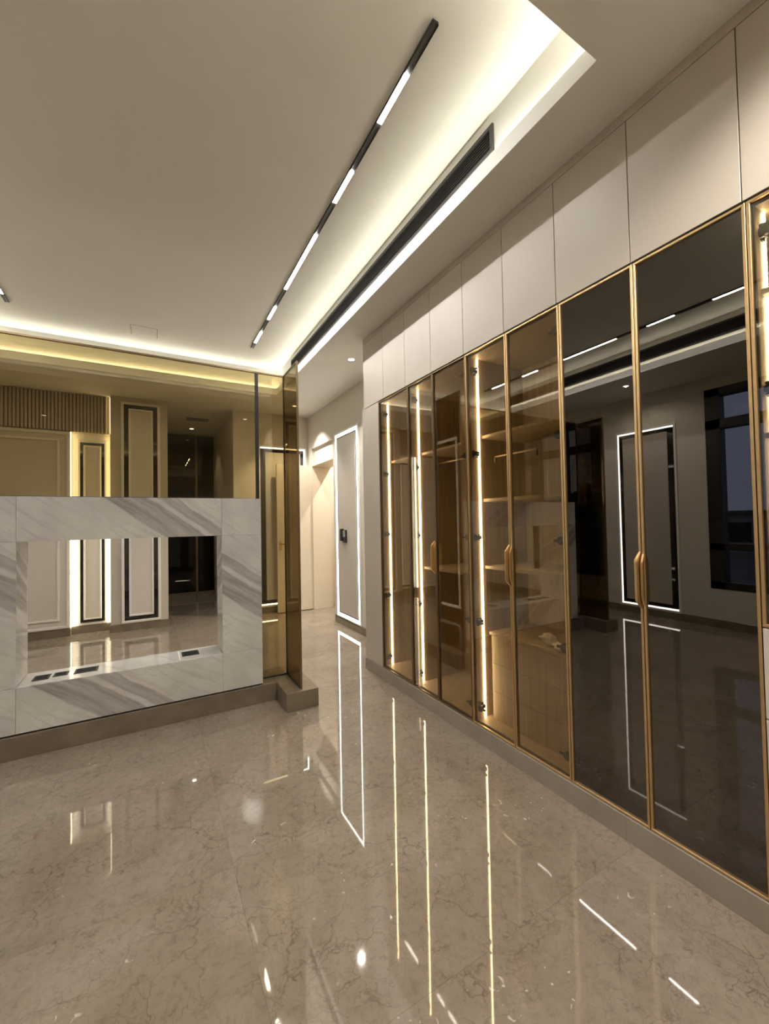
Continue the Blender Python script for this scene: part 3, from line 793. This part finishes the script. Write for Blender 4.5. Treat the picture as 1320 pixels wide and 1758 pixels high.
# overhead cabinets
OE = [3.640, 3.244, 2.872, 2.508, 2.133, 1.765, 1.396, 1.012, 0.616, 0.235, -0.155]
above = ['above the end filler panel', 'above the single bronze glass door beside the filler panel',
         "above the rod bay's door nearest the filler panel", "above the rod bay's door nearest the drawer bay",
         "above the oak drawer bay's door nearest the rod bay", "above the oak drawer bay's door nearest the black glass",
         'above the black glass door nearest the oak drawers', 'above the black glass door nearest the entry end',
         'above the glass door over pale drawer fronts', 'last in the row toward the entry wall']
for i in range(len(OE)-1):
    a, b = OE[i+1], OE[i]
    t = thing('overhead_cabinet', 'beige flat fronted overhead cabinet ' + above[i], 'cabinet', (2.1, (a+b)/2, 2.575), 'overhead cabinets')
    box('body', XW+0.021, XB, a+0.0005, b-0.0005, 2.576, 3.222, 'carcass_white', t)
    box('door', XW, XW+0.0195, a+0.0017, b-0.0017, 2.577, 3.220, 'beige_laminate', t, 0.001)
struct(boxes('trim_3', [(XW+0.002, XB, -0.155, 3.640, 3.224, ZC)], 'beige_laminate'), 'beige scribe strip closing the gap above overhead cabinets')

# crumpled paper on the drawer top
def crumple(name, c, r, seed, parent=None):
    bm = bmesh.new()
    bmesh.ops.create_icosphere(bm, subdivisions=4, radius=1.0)
    lo = 0
    for v in bm.verts:
        p = v.co.copy()
        q = noise.noise(p*1.6+Vector((seed, 0, 0)))*0.5 + abs(noise.noise(p*3.7+Vector((0, seed, 0))))*0.55
        v.co = Vector((p.x*r[0], p.y*r[1], p.z*r[2]))*(0.75+q)
        lo = min(lo, v.co.z)
    for v in bm.verts: v.co.z -= lo
    return finish(name, bm, 'paper', parent, c)
cp = thing('crumpled_paper', 'crumpled cream paper wrapper lying on the oak drawer top', 'paper', (2.03, 1.60, 0.698))
crumple('wad', (2.05, 1.66, 0.6985), (0.045, 0.05, 0.032), 3.1, cp)
crumple('loose_end', (2.015, 1.545, 0.6985), (0.035, 0.06, 0.02), 8.7, cp)

# ------------------------------------------------------------------ outside, seen through the windows
struct(boxes('ground', [(-40, XL-0.3, -30, 40, -0.5, -0.3)], 'ground'), 'bare dark ground outside the windows')
def tree(x, y, h, w, label, seed):
    t = thing('garden_tree', label, 'tree', (x, y, -0.3), 'trees outside the windows')
    cyl('trunk', (x, y, -0.3), (x, y, h*0.55), 0.12, 'bark', t, 10, 0.07)
    bm = bmesh.new()
    bmesh.ops.create_icosphere(bm, subdivisions=4, radius=1.0)
    for v in bm.verts:
        p = v.co.copy()
        q = 0.8+0.55*noise.noise(p*2.2+Vector((seed, 0, 0)))+0.35*noise.noise(p*6.0+Vector((0, seed, 0)))
        v.co = Vector((p.x*w, p.y*w, p.z*h*0.36))*q
    finish('crown', bm, 'leaf', t, (x, y, h*0.68), True)
tree(-13.0, 8.5, 2.7, 1.6, 'dark round garden tree outside beside the pale house', 1.0)
tree(-15.5, 12.0, 3.1, 2.0, 'taller dark garden tree outside beyond the windows', 4.0)
tree(-14.0, 15.5, 2.6, 1.7, 'dark low garden tree outside far along the fence', 9.0)
hs = thing('garden_house', 'pale low house across the garden at dusk', 'building', (-22, 12, -0.3))
box('wall', -24, -20, 5, 24, -0.3, 1.5, 'facade', hs)
boxes('roof', [(-24.3, -19.7, 4.7, 24.3, 1.5, 1.65)], 'ground', hs)
for yy in (8, 12, 16, 20): box('window', -19.99, -19.95, yy, yy+1.2, 0.2, 1.1, 'window_frame', hs)
